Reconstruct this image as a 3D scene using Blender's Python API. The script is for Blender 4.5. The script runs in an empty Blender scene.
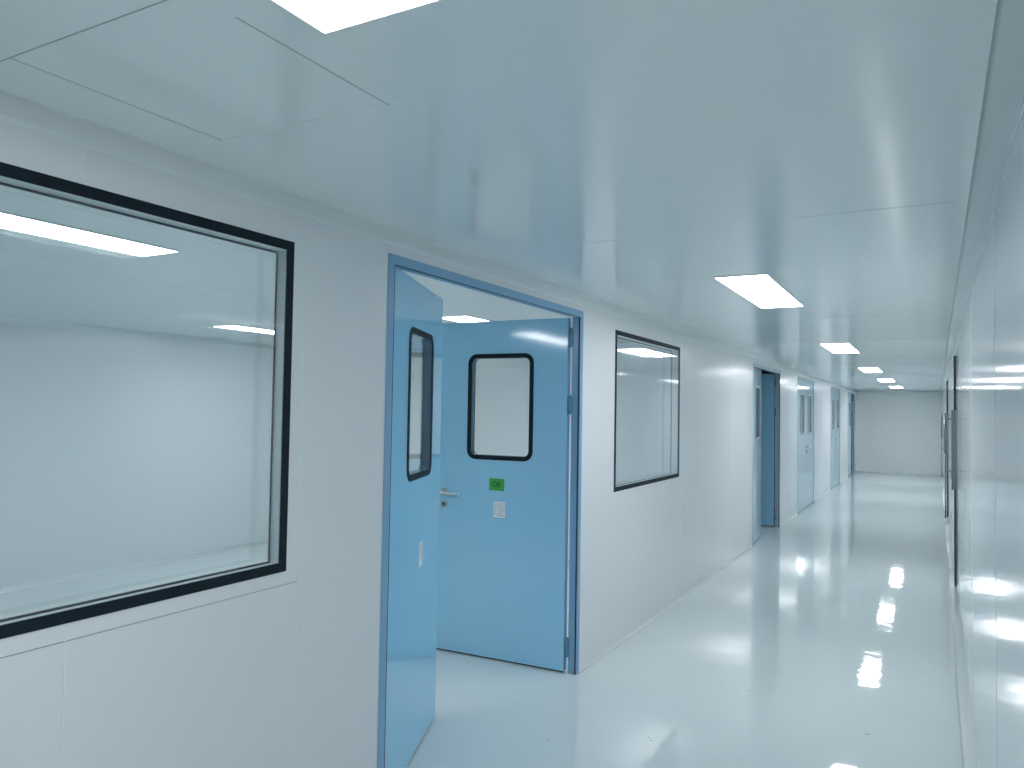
import bpy, bmesh, math, random
from mathutils import Matrix, Vector
from mathutils.geometry import tessellate_polygon

random.seed(4)
S = bpy.context.scene
COL = S.collection
PI = math.pi

# ------------------------------------------------------------------ sizes of the place
XL, XR = -1.92, 0.165        # corridor faces of the left and right wall
H = 2.345                    # ceiling height
YB, YE = -3.0, 24.3          # back end (behind the camera) and far end
WT = 0.07                    # panel wall thickness
DT = 0.05                    # depth of a door frame
TURN = 0.005                 # the right wall runs a touch off parallel
XB = -6.95                   # back wall of the rooms on the left
YP = 7.62                    # partition between the lit room and the dark one


# ------------------------------------------------------------------ materials
def nodes(m):
    m.use_nodes = True
    nt = m.node_tree
    nt.nodes.clear()
    return nt, nt.nodes, nt.links


def paint(name, col, rough=0.3, metal=0.0, spec=0.5, var=0.03, scale=3.0, bump=0.0, bscale=8.0, coat=0.0, rvar=0.0):
    """principled surface with a little procedural unevenness in tone, gloss and relief"""
    m = bpy.data.materials.new(name)
    nt, N, L = nodes(m)
    out = N.new('ShaderNodeOutputMaterial')
    b = N.new('ShaderNodeBsdfPrincipled')
    L.new(b.outputs[0], out.inputs[0])
    tc = N.new('ShaderNodeTexCoord')
    nz = N.new('ShaderNodeTexNoise')
    nz.inputs['Scale'].default_value = scale
    nz.inputs['Detail'].default_value = 3
    L.new(tc.outputs['Object'], nz.inputs['Vector'])
    mx = N.new('ShaderNodeMixRGB')
    mx.inputs[1].default_value = (*[c * (1 - var) for c in col], 1)
    mx.inputs[2].default_value = (*[min(1, c * (1 + var)) for c in col], 1)
    L.new(nz.outputs['Fac'], mx.inputs[0])
    L.new(mx.outputs[0], b.inputs['Base Color'])
    b.inputs['Roughness'].default_value = rough
    b.inputs['Metallic'].default_value = metal
    b.inputs['Specular IOR Level'].default_value = spec
    if coat:
        b.inputs['Coat Weight'].default_value = coat
        b.inputs['Coat Roughness'].default_value = 0.03
    if rvar:
        mr = N.new('ShaderNodeMapRange')
        mr.inputs['To Min'].default_value = max(0, rough - rvar)
        mr.inputs['To Max'].default_value = rough + rvar
        L.new(nz.outputs['Fac'], mr.inputs['Value'])
        L.new(mr.outputs[0], b.inputs['Roughness'])
    if bump:
        nb = N.new('ShaderNodeTexNoise')
        nb.inputs['Scale'].default_value = bscale
        nb.inputs['Detail'].default_value = 2
        L.new(tc.outputs['Object'], nb.inputs['Vector'])
        bp = N.new('ShaderNodeBump')
        bp.inputs['Strength'].default_value = 1.0
        bp.inputs['Distance'].default_value = bump
        L.new(nb.outputs['Fac'], bp.inputs['Height'])
        L.new(bp.outputs[0], b.inputs['Normal'])
    return m


def glass(name, tint=(0.97, 0.985, 0.985)):
    """clear sheet glass: what passes goes straight through, the rest is mirrored by the angle (Schlick)"""
    m = bpy.data.materials.new(name)
    nt, N, L = nodes(m)
    out = N.new('ShaderNodeOutputMaterial')
    g = N.new('ShaderNodeNewGeometry')
    dot = N.new('ShaderNodeVectorMath'); dot.operation = 'DOT_PRODUCT'
    L.new(g.outputs['Normal'], dot.inputs[0]); L.new(g.outputs['Incoming'], dot.inputs[1])
    ab = N.new('ShaderNodeMath'); ab.operation = 'ABSOLUTE'; L.new(dot.outputs['Value'], ab.inputs[0])
    om = N.new('ShaderNodeMath'); om.operation = 'SUBTRACT'; om.inputs[0].default_value = 1; L.new(ab.outputs[0], om.inputs[1])
    pw = N.new('ShaderNodeMath'); pw.operation = 'POWER'; pw.inputs[1].default_value = 5; L.new(om.outputs[0], pw.inputs[0])
    ma = N.new('ShaderNodeMath'); ma.operation = 'MULTIPLY_ADD'
    ma.inputs[1].default_value = 0.94; ma.inputs[2].default_value = 0.06; L.new(pw.outputs[0], ma.inputs[0])
    tr = N.new('ShaderNodeBsdfTransparent'); tr.inputs[0].default_value = (*tint, 1)
    gl = N.new('ShaderNodeBsdfGlossy'); gl.inputs['Roughness'].default_value = 0.0
    gl.inputs['Color'].default_value = (1, 1, 1, 1)
    mx = N.new('ShaderNodeMixShader')
    L.new(ma.outputs[0], mx.inputs[0]); L.new(tr.outputs[0], mx.inputs[1]); L.new(gl.outputs[0], mx.inputs[2])
    L.new(mx.outputs[0], out.inputs[0])
    return m


def lamp(name, col, strength):
    m = bpy.data.materials.new(name)
    nt, N, L = nodes(m)
    out = N.new('ShaderNodeOutputMaterial')
    e = N.new('ShaderNodeEmission')
    e.inputs[0].default_value = (*col, 1)
    e.inputs[1].default_value = strength
    L.new(e.outputs[0], out.inputs[0])
    return m


M = {}
M['wall'] = paint('wall_paint', (0.785, 0.822, 0.845), rough=0.22, var=0.015, scale=0.7, bump=0.0006, bscale=1.3)
M['wall_gloss'] = paint('glossy_wall_paint', (0.785, 0.822, 0.845), rough=0.10, var=0.015, scale=0.7, bump=0.0008, bscale=1.1)
M['ceil'] = paint('ceiling_paint', (0.79, 0.87, 0.878), rough=0.16, var=0.02, scale=0.6, bump=0.0005, bscale=1.0)
M['end_wall'] = paint('brightened_wall_paint', (0.88, 0.92, 0.93), rough=0.3, var=0.01)  # wall paint whitened to stand in for light missing at the far end
M['seam'] = paint('light_sealant', (0.80, 0.86, 0.88), rough=0.4)
M['seam_dark'] = paint('grey_joint', (0.36, 0.44, 0.48), rough=0.6)
M['floor'] = paint('epoxy_floor', (0.73, 0.80, 0.81), rough=0.04, var=0.03, scale=0.9, bump=0.0010, bscale=8.0, coat=0.0)
M['speck'] = paint('dark_scuff', (0.16, 0.18, 0.2), rough=0.5)
M['trim'] = paint('white_aluminium_trim', (0.81, 0.875, 0.885), rough=0.25)
M['door'] = paint('blue_door_paint', (0.345, 0.685, 0.93), rough=0.08, spec=0.9, var=0.02, scale=1.2, bump=0.0005, bscale=1.5)
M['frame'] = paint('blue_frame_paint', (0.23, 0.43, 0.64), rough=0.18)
M['sheen_frame'] = paint('sheen_paled_frame_paint', (0.46, 0.60, 0.70), rough=0.1, spec=0.9)  # frame blue paled in colour to imitate reflection at a shallow angle
M['reveal'] = paint('slate_reveal', (0.09, 0.16, 0.22), rough=0.2)
M['sheen_rubber'] = paint('sheen_greyed_window_rubber', (0.27, 0.35, 0.39), rough=0.4)  # black surround greyed in colour for the reflection on the far doors
M['dim_wall'] = paint('darkened_unseen_wall', (0.10, 0.12, 0.14), rough=0.7)  # unseen walls coloured dark so little light bounces behind the farther doors
M['sheen_door'] = paint('sheen_paled_door_paint', (0.47, 0.66, 0.77), rough=0.08, spec=0.9, var=0.02, scale=1.2, bump=0.0005, bscale=1.5)  # same door blue, paled in colour to imitate its grazing reflection
M['dark_steel'] = paint('satin_grey_steel', (0.30, 0.34, 0.35), rough=0.35, metal=0.9)
M['edge'] = paint('dark_blue_edge', (0.02, 0.06, 0.09), rough=0.35)
M['black'] = paint('black_border', (0.012, 0.021, 0.030), rough=0.45, spec=0.1)
M['gasket'] = paint('dark_gasket', (0.02, 0.03, 0.045), rough=0.6)
M['spacer'] = paint('grey_window_spacer', (0.58, 0.66, 0.70), rough=0.35)
M['glass'] = glass('clear_glass')
M['steel'] = paint('brushed_steel', (0.62, 0.64, 0.65), rough=0.28, metal=1.0, var=0.05, scale=20)
M['hinge'] = paint('blue_grey_hinge', (0.15, 0.30, 0.42), rough=0.35, metal=0.3)
M['green'] = paint('green_paper', (0.045, 0.42, 0.075), rough=0.6)
M['ink'] = paint('dark_ink', (0.01, 0.05, 0.02), rough=0.6)
M['paper'] = paint('white_paper', (0.84, 0.88, 0.92), rough=0.6)
M['print'] = paint('grey_print', (0.30, 0.34, 0.42), rough=0.7)
M['panelframe'] = paint('lamp_frame_white', (0.75, 0.8, 0.82), rough=0.35)
M['lamp'] = lamp('lamp_diffuser', (0.95, 0.97, 1.0), 14.0)
M['lamp_boosted'] = lamp('boosted_lamp_diffuser', (0.95, 0.97, 1.0), 21.0)  # same lamp with added power, to brighten the corridor's far end
M['room_lamp'] = lamp('room_lamp_diffuser', (0.95, 0.97, 1.0), 13.0)


# ------------------------------------------------------------------ mesh helpers
class MB:
    """collects shapes and links them as ONE mesh object"""

    def __init__(self):
        self.bm = bmesh.new()

    def box(self, x0, x1, y0, y1, z0, z1, mi=0, bevel=0.0):
        v = [self.bm.verts.new((x, y, z)) for x in (x0, x1) for y in (y0, y1) for z in (z0, z1)]
        fs = [self.bm.faces.new([v[i] for i in q]) for q in
              ((0, 1, 3, 2), (4, 6, 7, 5), (0, 4, 5, 1), (2, 3, 7, 6), (0, 2, 6, 4), (1, 5, 7, 3))]
        for f in fs:
            f.material_index = mi
        if bevel:
            es = list({e for f in fs for e in f.edges})
            r = bmesh.ops.bevel(self.bm, geom=es, offset=bevel, segments=2, affect='EDGES', profile=0.5)
            for f in r['faces']:
                f.material_index = mi
        return self

    def prism(self, outer, holes, a0, a1, axis, mi=0):
        """2D outline with holes, extruded from a0 to a1 along axis: 'x' takes (y,z), 'y' takes (x,z), 'z' takes (x,y)"""
        loops = [outer] + list(holes)
        flat = [p for l in loops for p in l]
        tris = tessellate_polygon([[Vector((p[0], p[1], 0)) for p in l] for l in loops])

        def P(p, a):
            return {'x': (a, p[0], p[1]), 'y': (p[0], a, p[1]), 'z': (p[0], p[1], a)}[axis]
        va = [self.bm.verts.new(P(p, a0)) for p in flat]
        vb = [self.bm.verts.new(P(p, a1)) for p in flat]
        fs = []
        for t in tris:
            fs.append(self.bm.faces.new([va[i] for i in t]))
            fs.append(self.bm.faces.new([vb[i] for i in reversed(t)]))
        k = 0
        for l in loops:
            n = len(l)
            for i in range(n):
                j = (i + 1) % n
                fs.append(self.bm.faces.new((va[k + i], va[k + j], vb[k + j], vb[k + i])))
            k += n
        for f in fs:
            f.material_index = mi
        return self

    def cyl(self, p0, p1, r, n=16, mi=0, r1=None):
        p0, p1 = Vector(p0), Vector(p1)
        d = (p1 - p0).normalized()
        a = d.orthogonal().normalized()
        b = d.cross(a)
        r1 = r if r1 is None else r1
        A = [self.bm.verts.new(p0 + (a * math.cos(t) + b * math.sin(t)) * r) for t in [2 * PI * i / n for i in range(n)]]
        B = [self.bm.verts.new(p1 + (a * math.cos(t) + b * math.sin(t)) * r1) for t in [2 * PI * i / n for i in range(n)]]
        fs = [self.bm.faces.new(A[::-1]), self.bm.faces.new(B)]
        for i in range(n):
            j = (i + 1) % n
            f = self.bm.faces.new((A[i], A[j], B[j], B[i]))
            f.smooth = True
            fs.append(f)
        for f in fs:
            f.material_index = mi
        return self

    def tube(self, pts, r, n=12, mi=0):
        """round bar through points, with the bends filled by the rings themselves"""
        pts = [Vector(p) for p in pts]
        rings = []
        a = None
        for i, p in enumerate(pts):
            d = (pts[min(i + 1, len(pts) - 1)] - pts[max(i - 1, 0)]).normalized()
            a = d.orthogonal().normalized() if a is None else (a - d * a.dot(d)).normalized()
            b = d.cross(a)
            rings.append([self.bm.verts.new(p + (a * math.cos(t) + b * math.sin(t)) * r) for t in [2 * PI * k / n for k in range(n)]])
        for A, B in zip(rings, rings[1:]):
            for i in range(n):
                j = (i + 1) % n
                f = self.bm.faces.new((A[i], A[j], B[j], B[i])); f.smooth = True; f.material_index = mi
        f = self.bm.faces.new(rings[0][::-1]); f.material_index = mi
        f = self.bm.faces.new(rings[-1]); f.material_index = mi
        return self

    def strip(self, prof, y0, y1, axis='y', mi=0, smooth=True):
        """closed profile run along an axis: 'y' takes (x,z), 'x' takes (y,z)"""
        def P(p, a):
            return (p[0], a, p[1]) if axis == 'y' else (a, p[0], p[1])
        A = [self.bm.verts.new(P(p, y0)) for p in prof]
        B = [self.bm.verts.new(P(p, y1)) for p in prof]
        n = len(prof)
        self.bm.faces.new(A[::-1]); self.bm.faces.new(B)
        for i in range(n):
            j = (i + 1) % n
            f = self.bm.faces.new((A[i], A[j], B[j], B[i]))
            f.smooth = smooth and 0 < i < n - 2
        return self

    def build(self, name, mats, parent=None, loc=None):
        bmesh.ops.recalc_face_normals(self.bm, faces=self.bm.faces[:])
        me = bpy.data.meshes.new(name)
        self.bm.to_mesh(me)
        self.bm.free()
        o = bpy.data.objects.new(name, me)
        COL.objects.link(o)
        for m in (mats if isinstance(mats, (list, tuple)) else [mats]):
            me.materials.append(M[m])
        if parent is not None:
            o.parent = parent
        if loc is not None:
            o.location = loc
        return o


def tag(o, label, cat, group=None, kind=None):
    o['label'] = label
    o['category'] = cat
    if group:
        o['group'] = group
    if kind:
        o['kind'] = kind
    return o


def empty(name, loc, rz=0.0, parent=None):
    o = bpy.data.objects.new(name, None)
    o.empty_display_size = 0.1
    COL.objects.link(o)
    o.location = loc
    o.rotation_euler = (0, 0, rz)
    if parent is not None:
        o.parent = parent
    return o


def rrect(x0, x1, z0, z1, r, n=6):
    if r <= 0:
        return [(x0, z0), (x1, z0), (x1, z1), (x0, z1)]
    pts = []
    for cx, cz, a0 in ((x1 - r, z0 + r, -PI / 2), (x1 - r, z1 - r, 0), (x0 + r, z1 - r, PI / 2), (x0 + r, z0 + r, PI)):
        for k in range(n + 1):
            a = a0 + PI / 2 * k / n
            pts.append((cx + r * math.cos(a), cz + r * math.sin(a)))
    return pts


def panel_wall(mb, x0, x1, y0, y1, z0, z1, holes):
    """upright slab in the y,z plane with rectangular openings (ya, yb, za, zb), one welded mesh"""
    ys = sorted({y0, y1, *[h[0] for h in holes], *[h[1] for h in holes]})
    zs = sorted({z0, z1, *[h[2] for h in holes], *[h[3] for h in holes]})
    solid = {}
    for i in range(len(ys) - 1):
        for k in range(len(zs) - 1):
            cy, cz = (ys[i] + ys[i + 1]) / 2, (zs[k] + zs[k + 1]) / 2
            solid[i, k] = not any(h[0] < cy < h[1] and h[2] < cz < h[3] for h in holes)
    V = {}

    def v(x, i, k):
        if (x, i, k) not in V:
            V[x, i, k] = mb.bm.verts.new((x, ys[i], zs[k]))
        return V[x, i, k]
    for (i, k), s in solid.items():
        if not s:
            continue
        for x in (x0, x1):
            mb.bm.faces.new((v(x, i, k), v(x, i + 1, k), v(x, i + 1, k + 1), v(x, i, k + 1)))
        for (di, dk, a, b) in ((-1, 0, (i, k), (i, k + 1)), (1, 0, (i + 1, k), (i + 1, k + 1)),
                               (0, -1, (i, k), (i + 1, k)), (0, 1, (i, k + 1), (i + 1, k + 1))):
            if not solid.get((i + di, k + dk), False):
                mb.bm.faces.new((v(x0, *a), v(x1, *a), v(x1, *b), v(x0, *b)))


def struct(o, label, cat):
    return tag(o, label, cat, kind='structure')


# ------------------------------------------------------------------ floor and ceiling
fl = MB()
fl.box(XB - 0.1, XR + 0.4, YB - 0.1, YE + 0.1, -0.1, 0.0)
for x, y, r in ((-0.94, 4.66, .007), (-0.79, 10.2, .012), (-0.77, 10.9, .015), (0.04, 14.3, .03), (0.02, 11.1, .02),
                (-0.29, 4.35, .009), (-1.22, 3.71, .006), (-1.24, 3.74, .005), (-1.87, 4.40, .006), (-1.66, 3.45, .005)):
    n = 9
    vs = [fl.bm.verts.new((x + r * (1 + 0.8 * random.random()) * math.cos(2 * PI * i / n), y + 0.6 * r * math.sin(2 * PI * i / n), 0.0004)) for i in range(n)]
    f = fl.bm.faces.new(vs); f.material_index = 1
struct(fl.build('floor', ['floor', 'speck']), 'glossy pale blue grey epoxy floor of the corridor', 'floor')

ce = MB()
ce.box(XB - 0.1, XR + 0.4, YB - 0.1, YE + 0.1, H, H + 0.1)


def cseam(x0, x1, y0, y1, mi):
    ce.box(x0, x1, y0, y1, H - 0.0006, H + 0.002, mi)


w = 0.0016
cseam(-1.86, 0.10, 0.88 - w, 0.88 + w, 2)
cseam(-1.86, 0.10, 0.70 - w, 0.70 + w, 1)
cseam(-1.702 - w, -1.702 + w, 0.88, 1.43, 2)
cseam(-1.702, -1.15, 1.43 - w, 1.43 + w, 1)
cseam(-1.138 - w, -1.138 + w, 0.98, 1.44, 2)
cseam(-1.095 - w, -1.095 + w, 1.24, 1.47, 1)
cseam(-0.45, 0.08, 2.95 - w, 2.95 + w, 2)
cseam(-1.5, -0.8, 3.02 - w, 3.02 + w, 1)
for y in (6.1, 8.2, 10.3, 12.4, 14.5, 16.6, 18.7, 20.8, 22.9):
    cseam(-1.86, 0.08, y - w, y + w, 1)
struct(ce.build('ceiling', ['ceil', 'seam', 'seam_dark']), 'glossy pale teal metal panel ceiling with fine joints', 'ceiling')

# ------------------------------------------------------------------ walls
DZ = 2.207                    # clear height of a door
FW = 0.039                    # face width of a door frame
# door openings on the left wall: outer frame from y0 to y1
DOORS = [(2.447, 4.418), (9.655, 11.60), (13.23, 15.22), (17.93, 19.88), (21.80, 23.80)]
WINS = [(0.372, 1.929, 1.063, 2.184), (4.983, 6.538, 1.066, 2.189)]
holes = [(a, b, -1, DZ + FW) for a, b in DOORS] + [w_ for w_ in WINS]
wl = MB()
panel_wall(wl, XL - WT, XL, YB, YE, 0.0, H, [(a, b, max(c, 0.0), d) for a, b, c, d in holes])


def wseam(y, z0, z1, x=XL, s=1, mi=1, hw=0.0018):
    wl_x = (x - 0.002, x + 0.0006) if s > 0 else (x - 0.0006, x + 0.002)
    cur.box(wl_x[0], wl_x[1], y - hw, y + hw, z0, z1, mi)


cur = wl
for y in (-0.01, 1.178):
    wseam(y, 0.0, 1.02); wseam(y, 2.20, 2.285)
cur.box(XL - 0.002, XL + 0.0006, 0.372, 1.985, 1.0165, 1.0195, 2)
wseam(1.985, 0.0, 2.285)
wseam(2.432, 0.0, 2.285)
for y in (6.60, 7.20, 8.44, 9.60, 12.4, 16.5, 20.9):
    wseam(y, 0.0, 2.285)
struct(wl.build('wall_left', ['wall', 'seam', 'seam_dark']), 'long pale grey panel wall with windows and blue doors', 'wall')

RDOORS = [(7.50, 9.50), (13.3, 15.3)]
wr = MB()
panel_wall(wr, XR, XR + 0.08, YB, YE, 0.0, H, [(a, b, 0.0, DZ + FW) for a, b in RDOORS])
cur = wr
for y in (0.6, 1.75, 2.90, 4.78, 6.1, 11.2, 17.6, 20.9):
    wseam(y, 0.06, 2.285, x=XR, s=-1)
wro = wr.build('wall_right', ['wall_gloss', 'seam'])
wro.rotation_euler.z = -TURN
struct(wro, 'shiny pale grey panel wall along the right edge of the photo', 'wall')

struct(MB().box(XL - WT, XR + 0.3, YE, YE + 0.08, 0, H).build('wall_end', 'end_wall'), 'plain pale grey wall closing the far end of the corridor', 'wall')
struct(MB().box(XB, XR + 0.1, YB - 0.08, YB, 0, H).build('wall_back', 'wall'), 'plain pale grey wall behind the camera', 'wall')
rb = MB().box(XB - 0.08, XB, YB, YE, 0, H)
for y in (-0.5, 0.68, 1.86, 3.04, 4.22, 5.40, 6.58):
    rb.box(XB - 0.002, XB + 0.0006, y - .002, y + .002, 0.05, 2.285, 1)
struct(rb.build('wall_room_back', ['wall', 'seam']), 'pale grey back wall of the room seen through the large window', 'wall')
struct(MB().box(XB, XL - WT, YP, YP + WT, 0, H).build('wall_partition', 'wall'), 'pale grey end wall of the side room seen through the small window', 'wall')
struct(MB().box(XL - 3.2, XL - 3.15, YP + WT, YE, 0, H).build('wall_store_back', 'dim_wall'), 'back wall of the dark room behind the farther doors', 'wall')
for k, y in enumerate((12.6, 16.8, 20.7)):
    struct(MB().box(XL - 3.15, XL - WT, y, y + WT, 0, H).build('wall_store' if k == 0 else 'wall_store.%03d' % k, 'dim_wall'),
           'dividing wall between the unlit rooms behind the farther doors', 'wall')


# cornices (coved aluminium between wall and ceiling) and floor coves
def cove(x, z, dx, dz, n=7):
    """concave quarter profile filling the corner at (x,z), reaching dx along the level and dz along the upright"""
    pts = [(x, z)]
    for k in range(n + 1):
        a = PI / 2 * k / n
        pts.append((x + dx * (1 - math.sin(a)), z + dz * (1 - math.cos(a))))
    return pts


t1 = MB().strip(cove(XL, H, 0.022, -0.060), YB, YE)
t1.box(XL - 0.001, XL + 0.0012, YB, YE, H - 0.0625, H - 0.0595, 1)
t1.box(XL + 0.0205, XL + 0.0235, YB, YE, H - 0.0012, H + 0.001, 1)
struct(t1.build('trim_1', ['trim', 'seam']), 'white cove trim where the left wall meets the ceiling', 'trim')
tro = MB().strip(cove(XR, H, -0.070, -0.060), YB, YE - 0.01)
tro.box(XR - 0.0012, XR + 0.001, YB, YE - 0.01, H - 0.0625, H - 0.0595, 1)
tro = tro.build('trim_2', ['trim', 'seam'])
tro.rotation_euler.z = -TURN
struct(tro, 'white cove trim where the right wall meets the ceiling', 'trim')
struct(MB().strip(cove(YE, H, -0.05, -0.05), XL, XR + 0.1, axis='x').build('trim_3', 'trim'), 'white cove trim above the far end wall', 'trim')
struct(MB().strip(cove(XB, H, 0.05, -0.05), YB, YP).build('trim_4', 'trim'), 'white cove trim above the back wall of the side room', 'trim')

segs = [(YB, 2.447), (4.418, 9.655), (11.60, 13.23), (15.22, 17.93), (19.88, 21.80), (23.80, YE)]
names = ['before the near open door', 'between the near door and the half open dark door', 'just past the half open dark door',
         'between the two closed pale-looking doors', 'just before the farthest door', 'at the far left corner']
for k, (a, b) in enumerate(segs):
    struct(MB().strip(cove(XL, 0, 0.014, 0.014, 4), a, b).build('baseboard_left' if k == 0 else 'baseboard_left.%03d' % k, 'seam'),
           'thin white floor edging of the left wall ' + names[k], 'baseboard')
segs = [(YB, 7.45), (9.55, 13.3), (15.3, YE)]
names = ['nearest the camera', 'between its two doors', 'at the far end']
for k, (a, b) in enumerate(segs):
    bo = MB().strip(cove(XR, 0, -0.062, 0.06), a, min(b, YE - 0.01)).build('baseboard_right' if k == 0 else 'baseboard_right.%03d' % k, 'trim')
    bo.rotation_euler.z = -TURN
    struct(bo,
           'white coved floor edging of the right wall ' + names[k], 'baseboard')
struct(MB().strip(cove(YE, 0, -0.03, 0.03), XL, XR + 0.1, axis='x').build('baseboard_end', 'seam'), 'white floor edging under the far end wall', 'baseboard')
struct(MB().strip(cove(XB, 0, 0.04, 0.04), YB, YP).build('baseboard_room', 'seam'), 'white floor edging of the room behind the large window', 'baseboard')


# ------------------------------------------------------------------ windows in the left wall
def wall_window(name, y0, y1, z0, z1, label):
    r = empty(name, (XL, (y0 + y1) / 2, z0))
    struct(r, label, 'window')
    hy, hz, b = (y1 - y0) / 2, z1 - z0, 0.032
    g = 0.0005
    out = rrect(-hy, hy, 0, hz, 0)
    inn = rrect(-hy + b, hy - b, b, hz - b, 0)
    MB().prism(out, [inn], -0.003, 0.0022, 'x').build('frame', 'black', r)
    cs, cb, ct = b - 0.020, b - 0.008, b          # the inner pane's opening: sides, bottom, top
    def rear(k):
        return rrect(-hy + cs + k, hy - cs - k, cb + k, hz - ct - k, 0)
    inr = rear(0)
    MB().prism(out, [inr], -WT - 0.0022, -WT + 0.003, 'x').build('rear_frame', 'black', r)
    o2 = rrect(-hy + g, hy - g, g, hz - g, 0)
    i2 = rear(-0.003)
    MB().prism(o2, [i2], -WT + 0.0032, -0.0032, 'x').build('spacer', 'spacer', r)
    e = 0.0004
    MB().box(-0.0028, 0.0014, -hy + b + e, hy - b - e, b + e, hz - b - e).build('outer_pane', 'glass', r)
    MB().box(-WT - 0.0014, -WT + 0.0028, -hy + cs + e, hy - cs - e, cb + e, hz - ct - e).build('inner_pane', 'glass', r)
    # dark bead on the inner pane's edge, seen past the spacer
    bd, bi = rear(e), rear(0.004)
    MB().prism(bd, [bi], -WT + 0.0032, -WT + 0.006, 'x').build('bead', 'gasket', r)
    return r


wall_window('window_1', *WINS[0], 'large black framed double glazed window at the left edge of the photo')
wall_window('window_2', *WINS[1], 'smaller black framed window just beyond the open blue door')


# ------------------------------------------------------------------ doors
LT = 0.045                    # leaf thickness
WZ = (1.300, 1.980)           # door windows, bottom and top


def door_leaf(parent, hinge, ang, width, side, win=(0.272, 0.740), lever=True, name='leaf', wz=WZ, depth=0.022, back=0.055, mat='door'):
    """leaf from its hinge edge along local +x; side=+1: body on local +y (corridor face at y=0 looks to -y), -1: mirrored"""
    mat_far = depth < 0.02
    m = MB()
    hole = rrect(win[0], win[1], wz[0], wz[1], 0.055)
    out = [(0.003, 0.012), (width - 0.003, 0.012), (width - 0.003, DZ - 0.002), (0.003, DZ - 0.002)]
    a, b = sorted((0.0, side * LT))
    m.prism(out, [hole], a, b, 'y')
    leaf = m.build(name, mat, parent, hinge)
    leaf.rotation_euler = (0, 0, ang)
    # rubber window surround, both faces, and one pane in the middle of the leaf
    f = MB()
    o_ = rrect(win[0] - 0.008, win[1] + 0.008, wz[0] - 0.008, wz[1] + 0.008, 0.063)
    i_ = rrect(win[0] + 0.022, win[1] - 0.022, wz[0] + 0.022, wz[1] - 0.022, 0.036)
    h2 = rrect(win[0] + 0.0006, win[1] - 0.0006, wz[0] + 0.0006, wz[1] - 0.0006, 0.055)
    f.prism(h2, [i_], a + 0.0002, b - 0.0002, 'y', 1)
    f.prism(o_, [rrect(win[0] + 0.020, win[1] - 0.020, wz[0] + 0.020, wz[1] - 0.020, 0.036)], a - 0.004, a - 0.0001, 'y')
    f.prism(o_, [rrect(win[0] + 0.020, win[1] - 0.020, wz[0] + 0.020, wz[1] - 0.020, 0.036)], b + 0.0001, b + 0.004, 'y')
    f.build('window_surround', ['black', 'reveal'] if mat_far is False else ['sheen_rubber', 'sheen_rubber'], leaf)
    mid = side * depth
    MB().prism(rrect(win[0] + 0.0225, win[1] - 0.0225, wz[0] + 0.0225, wz[1] - 0.0225, 0.036), [], mid - 0.002, mid + 0.002, 'y').build('pane', 'glass', leaf)
    MB().box(0.01, width - 0.01, a + 0.012, b - 0.012, 0.002, 0.0125).build('bottom_seal', 'gasket', leaf)
    if lever:
        for s, y in ((-side, 0.0), (side, side * LT)):       # the corridor face and the room face
            xh = width - back
            h = MB()
            h.cyl((xh, y, 1.062), (xh, y + s * 0.009, 1.062), 0.026, 24)
            h.cyl((xh, y, 1.062), (xh, y + s * 0.05, 1.062), 0.009, 16)
            h.tube([(xh, y + s * 0.046, 1.062), (xh - 0.012, y + s * 0.052, 1.062), (xh - 0.03, y + s * 0.053, 1.061), (xh - 0.125, y + s * 0.053, 1.058), (xh - 0.138, y + s * 0.050, 1.057)], 0.0085)
            h.build('lever_handle', 'steel', leaf)
            c = MB()
            c.cyl((xh, y, 0.980), (xh, y + s * 0.008, 0.980), 0.024, 24)
            c.cyl((xh, y + s * 0.008, 0.983), (xh, y + s * 0.013, 0.983), 0.009, 16, 1)
            c.box(xh - 0.003, xh + 0.003, min(y, y + s * 0.012), max(y, y + s * 0.012), 0.964, 0.980, 1)
            c.build('lock_cylinder', ['steel', 'gasket'], leaf)
    return leaf


def door_frame(parent, y0, y1, x_in, x_out, proud, depth_mat='frame'):
    """three-sided metal frame; local coords with the wall face at x=0, door base centred at y=0"""
    hy = (y1 - y0) / 2
    out = [(-hy, 0.0), (-hy, DZ + FW), (hy, DZ + FW), (hy, 0.0), (hy - FW, 0.0), (hy - FW, DZ), (-hy + FW, DZ), (-hy + FW, 0.0)]
    m = MB()
    m.prism(out, [], x_in, x_out, 'x')
    fr = m.build('frame', depth_mat, parent)
    return fr


def hinge_at(parent, x, y, z, dx, h=0.11):
    m = MB()
    m.cyl((x, y, z - h / 2), (x, y, z + h / 2), 0.008, 14)
    m.cyl((x, y, z - h / 2 - 0.006), (x, y, z - h / 2 + 0.002), 0.0095, 14)
    m.cyl((x, y, z + h / 2 - 0.002), (x, y, z + h / 2 + 0.006), 0.0095, 14)
    m.box(x - 0.016, x + 0.016, y - 0.0035, y + 0.0035, z - h / 2, z + h / 2)
    return m.build('hinge', 'hinge', parent)


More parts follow.
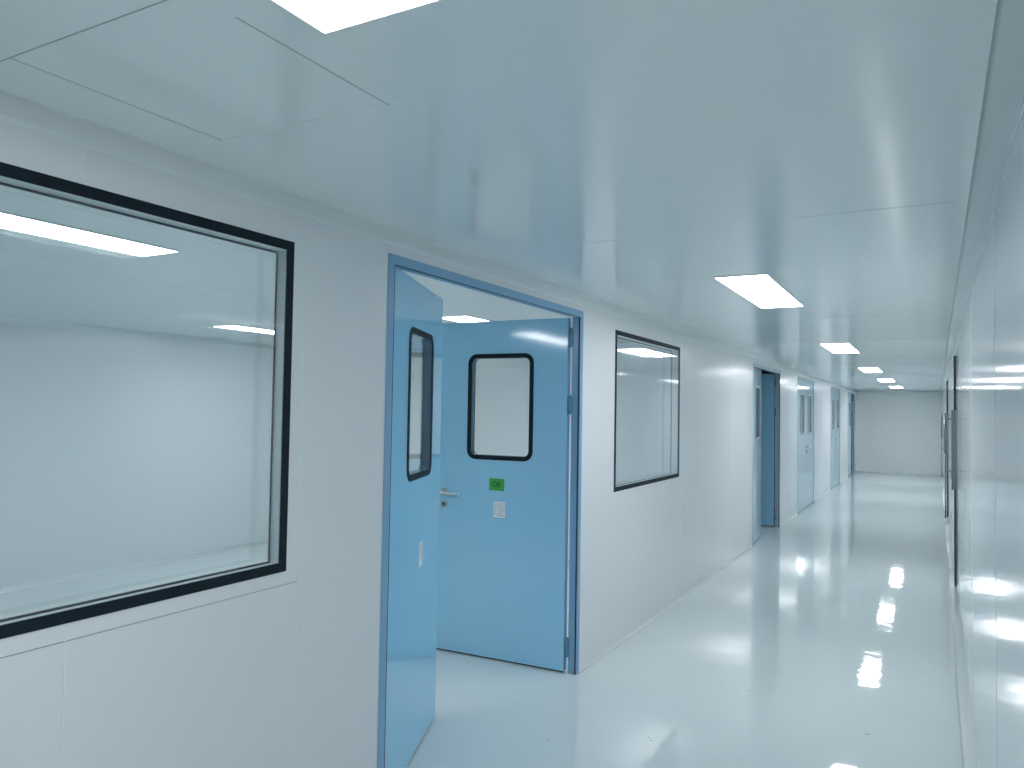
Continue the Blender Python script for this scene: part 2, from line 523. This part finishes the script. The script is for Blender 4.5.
def left_door(name, y0, y1, angL, angR, label, lever=True, split=0.515, gap=0.038, near=False):
    """double door in the left wall: leaves hinged at both jambs, swinging into the room by angL / angR degrees"""
    yc = (y0 + y1) / 2
    r = empty(name, (XL, yc, 0))
    struct(r, label, 'door')
    door_frame(r, y0, y1, -DT - 0.004, 0.004, 0.004, 'frame' if near else 'sheen_frame')
    # dark rebate gasket inside the frame, widened by a swung leaf as painted gap shade
    a, b = y0 - yc + FW, y1 - yc - FW
    ga = 0.012 if angL else 0.004
    out = [(a, 0.0), (a, DZ), (b, DZ), (b, 0.0), (b - 0.003, 0.0), (b - 0.003, DZ - 0.002), (a + ga, DZ - 0.002), (a + ga, 0.0)]
    MB().prism(out, [], -0.010, -0.002, 'x').build('gasket', 'gasket', r)
    wL = (b - a) * split
    wR = (b - a) - wL
    x0 = -0.003
    l1 = door_leaf(r, (x0 if angL == 0 else x0 - 0.006, a + (0.005 if angL == 0 else 0.016), 0), math.radians(90 + angL), wL - 0.004 + (-0.002 if near else 0), +1, lever=False, depth=0.022 if near else 0.006, mat='door' if near else 'sheen_door')
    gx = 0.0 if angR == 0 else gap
    l2 = door_leaf(r, (x0 - gx * 1.9, b - 0.004 - (0.010 if angR else 0), 0), math.radians(-90 - angR), wR - 0.004 + (0.05 if near else 0), -1, lever=lever, depth=0.022 if near else 0.006, back=0.073 if near else 0.055, mat='sheen_door' if angR == 0 else 'door', win=(0.244, 0.712) if near else (0.272, 0.740))
    for z in (2.08, 1.66, 0.16):
        if angR:
            hinge_at(r, -DT - 0.014, b - 0.006, z, 1)
        if angL:
            hinge_at(r, -DT - 0.012, a + 0.018, z, 1)
    return r, l1, l2


d1, d1L, d1R = left_door('door_1', *DOORS[0], 22.0, 88.5, 'near blue double door with both leaves swung into the room', near=True)
d2, d2L, d2R = left_door('door_2', *DOORS[1], 4.5, 95.0, 'blue double door beyond the small window, one leaf open on a dark room')
left_door('door_3', *DOORS[2], 0, 0, 'first closed pale-looking blue double door past the dark doorway', split=0.5)
left_door('door_4', *DOORS[3], 0, 0, 'farther closed pale-looking blue double door on the left wall', split=0.5)
left_door('door_5', *DOORS[4], 0, 86.0, 'farthest blue door on the left wall, one leaf ajar beside end wall', split=0.5)


def right_door(name, y0, y1, label):
    """pale pair of leaves: the nearer one flush with the wall, the farther one standing proud on its track"""
    yc = (y0 + y1) / 2
    r = empty(name, (XR + TURN * yc, yc, 0), -TURN)
    struct(r, label, 'door')
    hy = (y1 - y0) / 2
    out = [(-hy, 0.0), (-hy, DZ + FW), (hy, DZ + FW), (hy, 0.0), (hy - FW, 0.0), (hy - FW, DZ), (-hy + FW, DZ), (-hy + FW, 0.0)]
    MB().prism(out, [], -0.002, 0.08, 'x').build('frame', 'wall_gloss', r)
    near = MB().box(0.002, 0.047, -hy + FW + 0.003, 0.03, 0.012, DZ - 0.004).build('leaf', 'wall_gloss', r)
    far = MB().box(-0.018, -0.003, 0.002, hy - FW + 0.02, 0.008, DZ + 0.004).build('leaf', 'wall_gloss', r)
    MB().box(-0.018, -0.004, -0.004, 0.0018, 0.008, DZ + 0.004, bevel=0.001).build('edge_seal', 'edge', far)
    MB().box(-0.040, 0.0018, -0.075, -0.030, 0.93, 1.69, bevel=0.004).build('handle_bar', 'dark_steel', near)
    g = MB()
    y = 0.09
    g.cyl((-0.088, y, 0.64), (-0.088, y, 1.66), 0.007, 14)
    g.cyl((-0.088, y, 1.27), (-0.088, y, 1.65), 0.014, 18)
    for z in (1.10, 1.60):
        g.cyl((-0.018, y, z), (-0.088, y, z), 0.008, 14)
        g.cyl((-0.0182, y, z), (-0.026, y, z), 0.018, 18)
    g.build('pull_handle', 'dark_steel', far)
    return r


right_door('door_6', *RDOORS[0], 'nearer pale double door with long steel pull handles, right wall')
right_door('door_7', *RDOORS[1], 'farther pale double door with steel pull handles, right wall')


# ------------------------------------------------------------------ stickers on the near door (they can be peeled off)
def sticker(name, leaf, x0, x1, z0, z1, side, mat, label, cat, tilt=0.0, thick=0.0006):
    """a sheet stuck to a leaf's corridor face, built in the leaf's own axes but top level"""
    bpy.context.view_layer.update()
    mw = leaf.matrix_world
    r = empty(name, (0, 0, 0))
    cx, cz = (x0 + x1) / 2, (z0 + z1) / 2
    r.matrix_world = mw @ Matrix.Translation((cx, -side * 0.0003, cz)) @ Matrix.Rotation(tilt, 4, 'Y')
    hx, hz = (x1 - x0) / 2, (z1 - z0) / 2
    ya, yb = sorted((0.0, -side * thick))
    MB().prism(rrect(-hx, hx, -hz, hz, 0.003, 3), [], ya, yb, 'y').build('sheet', mat, r)
    tag(r, label, cat)
    return r, hx, hz, -side * thick


def stroke(m, pts, t, y, s):
    """pen strokes as thin raised bars in the sheet's plane"""
    for (xa, za), (xb, zb) in zip(pts, pts[1:]):
        d = Vector((xb - xa, zb - za)); n = d.length
        d /= n; q = Vector((-d.y, d.x)) * t
        e = d * t * 0.8
        P = [(xa - e.x + q.x, za - e.y + q.y), (xa - e.x - q.x, za - e.y - q.y), (xb + e.x - q.x, zb + e.y - q.y), (xb + e.x + q.x, zb + e.y + q.y)]
        m.prism(P, [], *sorted((y, y + s * 0.0003)), 'y')


# the corridor face of the right leaf is seen with its hinge on the right, so its local +x runs to the LEFT in view
ok, hx, hz, y = sticker('ok_sticker', d1R, 0.436, 0.547, 1.094, 1.172, -1, 'green', 'green square OK sticker on the near open blue door', 'sticker', tilt=-0.02)
m = MB()
cx, rx, rz = 0.013, 0.0145, 0.0155
stroke(m, [(cx + rx * math.cos(t), rz * math.sin(t)) for t in [2 * PI * i / 18 for i in range(19)]], 0.0022, y, 1)
stroke(m, [(-0.009, 0.0165), (-0.009, -0.0165)], 0.0022, y, 1)
stroke(m, [(-0.027, 0.0165), (-0.010, 0.0005), (-0.027, -0.0165)], 0.0022, y, 1)
m.build('lettering', 'ink', ok)

pp, hx, hz, y = sticker('paper_label', d1R, 0.427, 0.513, 0.920, 1.023, -1, 'paper', 'small white printed paper label below the green OK sticker', 'label', tilt=0.03)
m = MB()
for i in range(7):
    z = hz - 0.014 - i * 0.0125
    x = hx - 0.008
    while x > -hx + 0.012:
        L_ = random.uniform(0.006, 0.018)
        if random.random() < (0.8 if i else 0.55):
            stroke(m, [(x, z), (max(x - L_, -hx + 0.006), z)], 0.0014, y, 1)
        x -= L_ + 0.005
m.build('print', 'print', pp)

st, hx, hz, y = sticker('strip_label', d1L, 0.525, 0.597, 0.868, 0.985, +1, 'paper', 'white strip label on the left leaf of the near open door', 'label', tilt=0.0)
m = MB()
for i in range(6):
    z = hz - 0.014 - i * 0.013
    stroke(m, [(-hx * 0.5, z), (hx * random.uniform(0.3, 0.75), z - 0.002)], 0.0016, y, -1)
m.build('print', 'print', st)


# ------------------------------------------------------------------ ceiling lamps: flat LED panels
def light_proto(name):
    r = empty(name, (0, 0, H))
    b = 0.007
    out = rrect(-0.131 - b, 0.131 + b, -0.640 - b, 0.640 + b, 0.004, 2)
    MB().prism(out, [rrect(-0.131, 0.131, -0.640, 0.640, 0)], -0.006, -0.0002, 'z').build('frame', 'panelframe', r)
    MB().box(-0.1308, 0.1308, -0.6398, 0.6398, -0.0068, -0.001).build('diffuser', 'lamp', r)
    return r


proto = light_proto('ceiling_light')
first = True


def place_light(x, y, label, group, mat=None):
    global first
    if first:
        o = proto
        first = False
    else:
        o = proto.copy(); COL.objects.link(o)
        for ch in proto.children:
            c = ch.copy(); COL.objects.link(c); c.parent = o
    o.location = (x, y, H)
    if mat:
        for ch in o.children:
            if ch.name.startswith('diffuser'):
                ch.data = ch.data.copy()
                ch.data.materials[0] = M[mat]
    tag(o, label, 'lamp', group)
    return o


G = 'ceiling light panels along the corridor'
for x, y, lab in ((-0.890, 0.452, 'nearest corridor ceiling light panel, cut by the top edge of the photo'),
               (-0.876, 4.71, 'large glowing corridor ceiling panel past the small window'),
               (-0.855, 8.94, 'third corridor ceiling light panel counted from the camera'),
               (-0.835, 13.3, 'fourth corridor ceiling light panel from the camera'),
               (-0.80, 17.25, 'fifth corridor ceiling light panel, last but one before the end wall'),
               (-0.765, 21.3, 'farthest corridor ceiling light panel, closest to the end wall')):
    place_light(x, y, lab, G, 'lamp_boosted' if y > 16 else None)
G2 = 'ceiling light panels in the side room'
for x, y, lab in ((-3.24, 1.74, 'long room ceiling light seen through the upper left of the large window'),
                  (-3.28, 5.63, 'room ceiling light seen above the open blue door leaf'),
                  (-5.63, 1.74, 'unseen rear ceiling light of the side room, the one nearer the camera'),  # out of view, kept for the light it gives the room
                  (-5.63, 5.45, 'thin room ceiling light seen at the right of the large window')):
    place_light(x, y, lab, G2, 'room_lamp')

# ------------------------------------------------------------------ world, camera, view
wd = bpy.data.worlds.new('world')
S.world = wd
wd.use_nodes = True
wd.node_tree.nodes['Background'].inputs[0].default_value = (0.5, 0.6, 0.65, 1)
wd.node_tree.nodes['Background'].inputs[1].default_value = 0.05

F = 765.447
yaw, pitch, roll = 0.501359, 0.0340643, 0.0161527
fw = Vector((-math.sin(yaw) * math.cos(pitch), math.cos(yaw) * math.cos(pitch), math.sin(pitch)))
r0 = Vector((math.cos(yaw), math.sin(yaw), 0))
u0 = r0.cross(fw)
rt = r0 * math.cos(roll) + u0 * math.sin(roll)
up = -r0 * math.sin(roll) + u0 * math.cos(roll)
cam = bpy.data.cameras.new('camera')
co = bpy.data.objects.new('camera', cam)
COL.objects.link(co)
co.matrix_world = Matrix(((rt.x, up.x, -fw.x, 0), (rt.y, up.y, -fw.y, 0), (rt.z, up.z, -fw.z, 1.62), (0, 0, 0, 1)))
cam.sensor_fit = 'HORIZONTAL'
cam.sensor_width = 36
cam.lens = F / 1024 * 36
cam.clip_start = 0.02
S.camera = co

S.view_settings.view_transform = 'Standard'
S.view_settings.look = 'None'
S.view_settings.exposure = 0.22
S.view_settings.gamma = 1
S.view_settings.use_curve_mapping = False
cy = S.cycles
cy.max_bounces = 14
cy.diffuse_bounces = 6
cy.glossy_bounces = 6
cy.transmission_bounces = 8
cy.transparent_max_bounces = 24
cy.sample_clamp_indirect = 18
cy.use_denoising = True
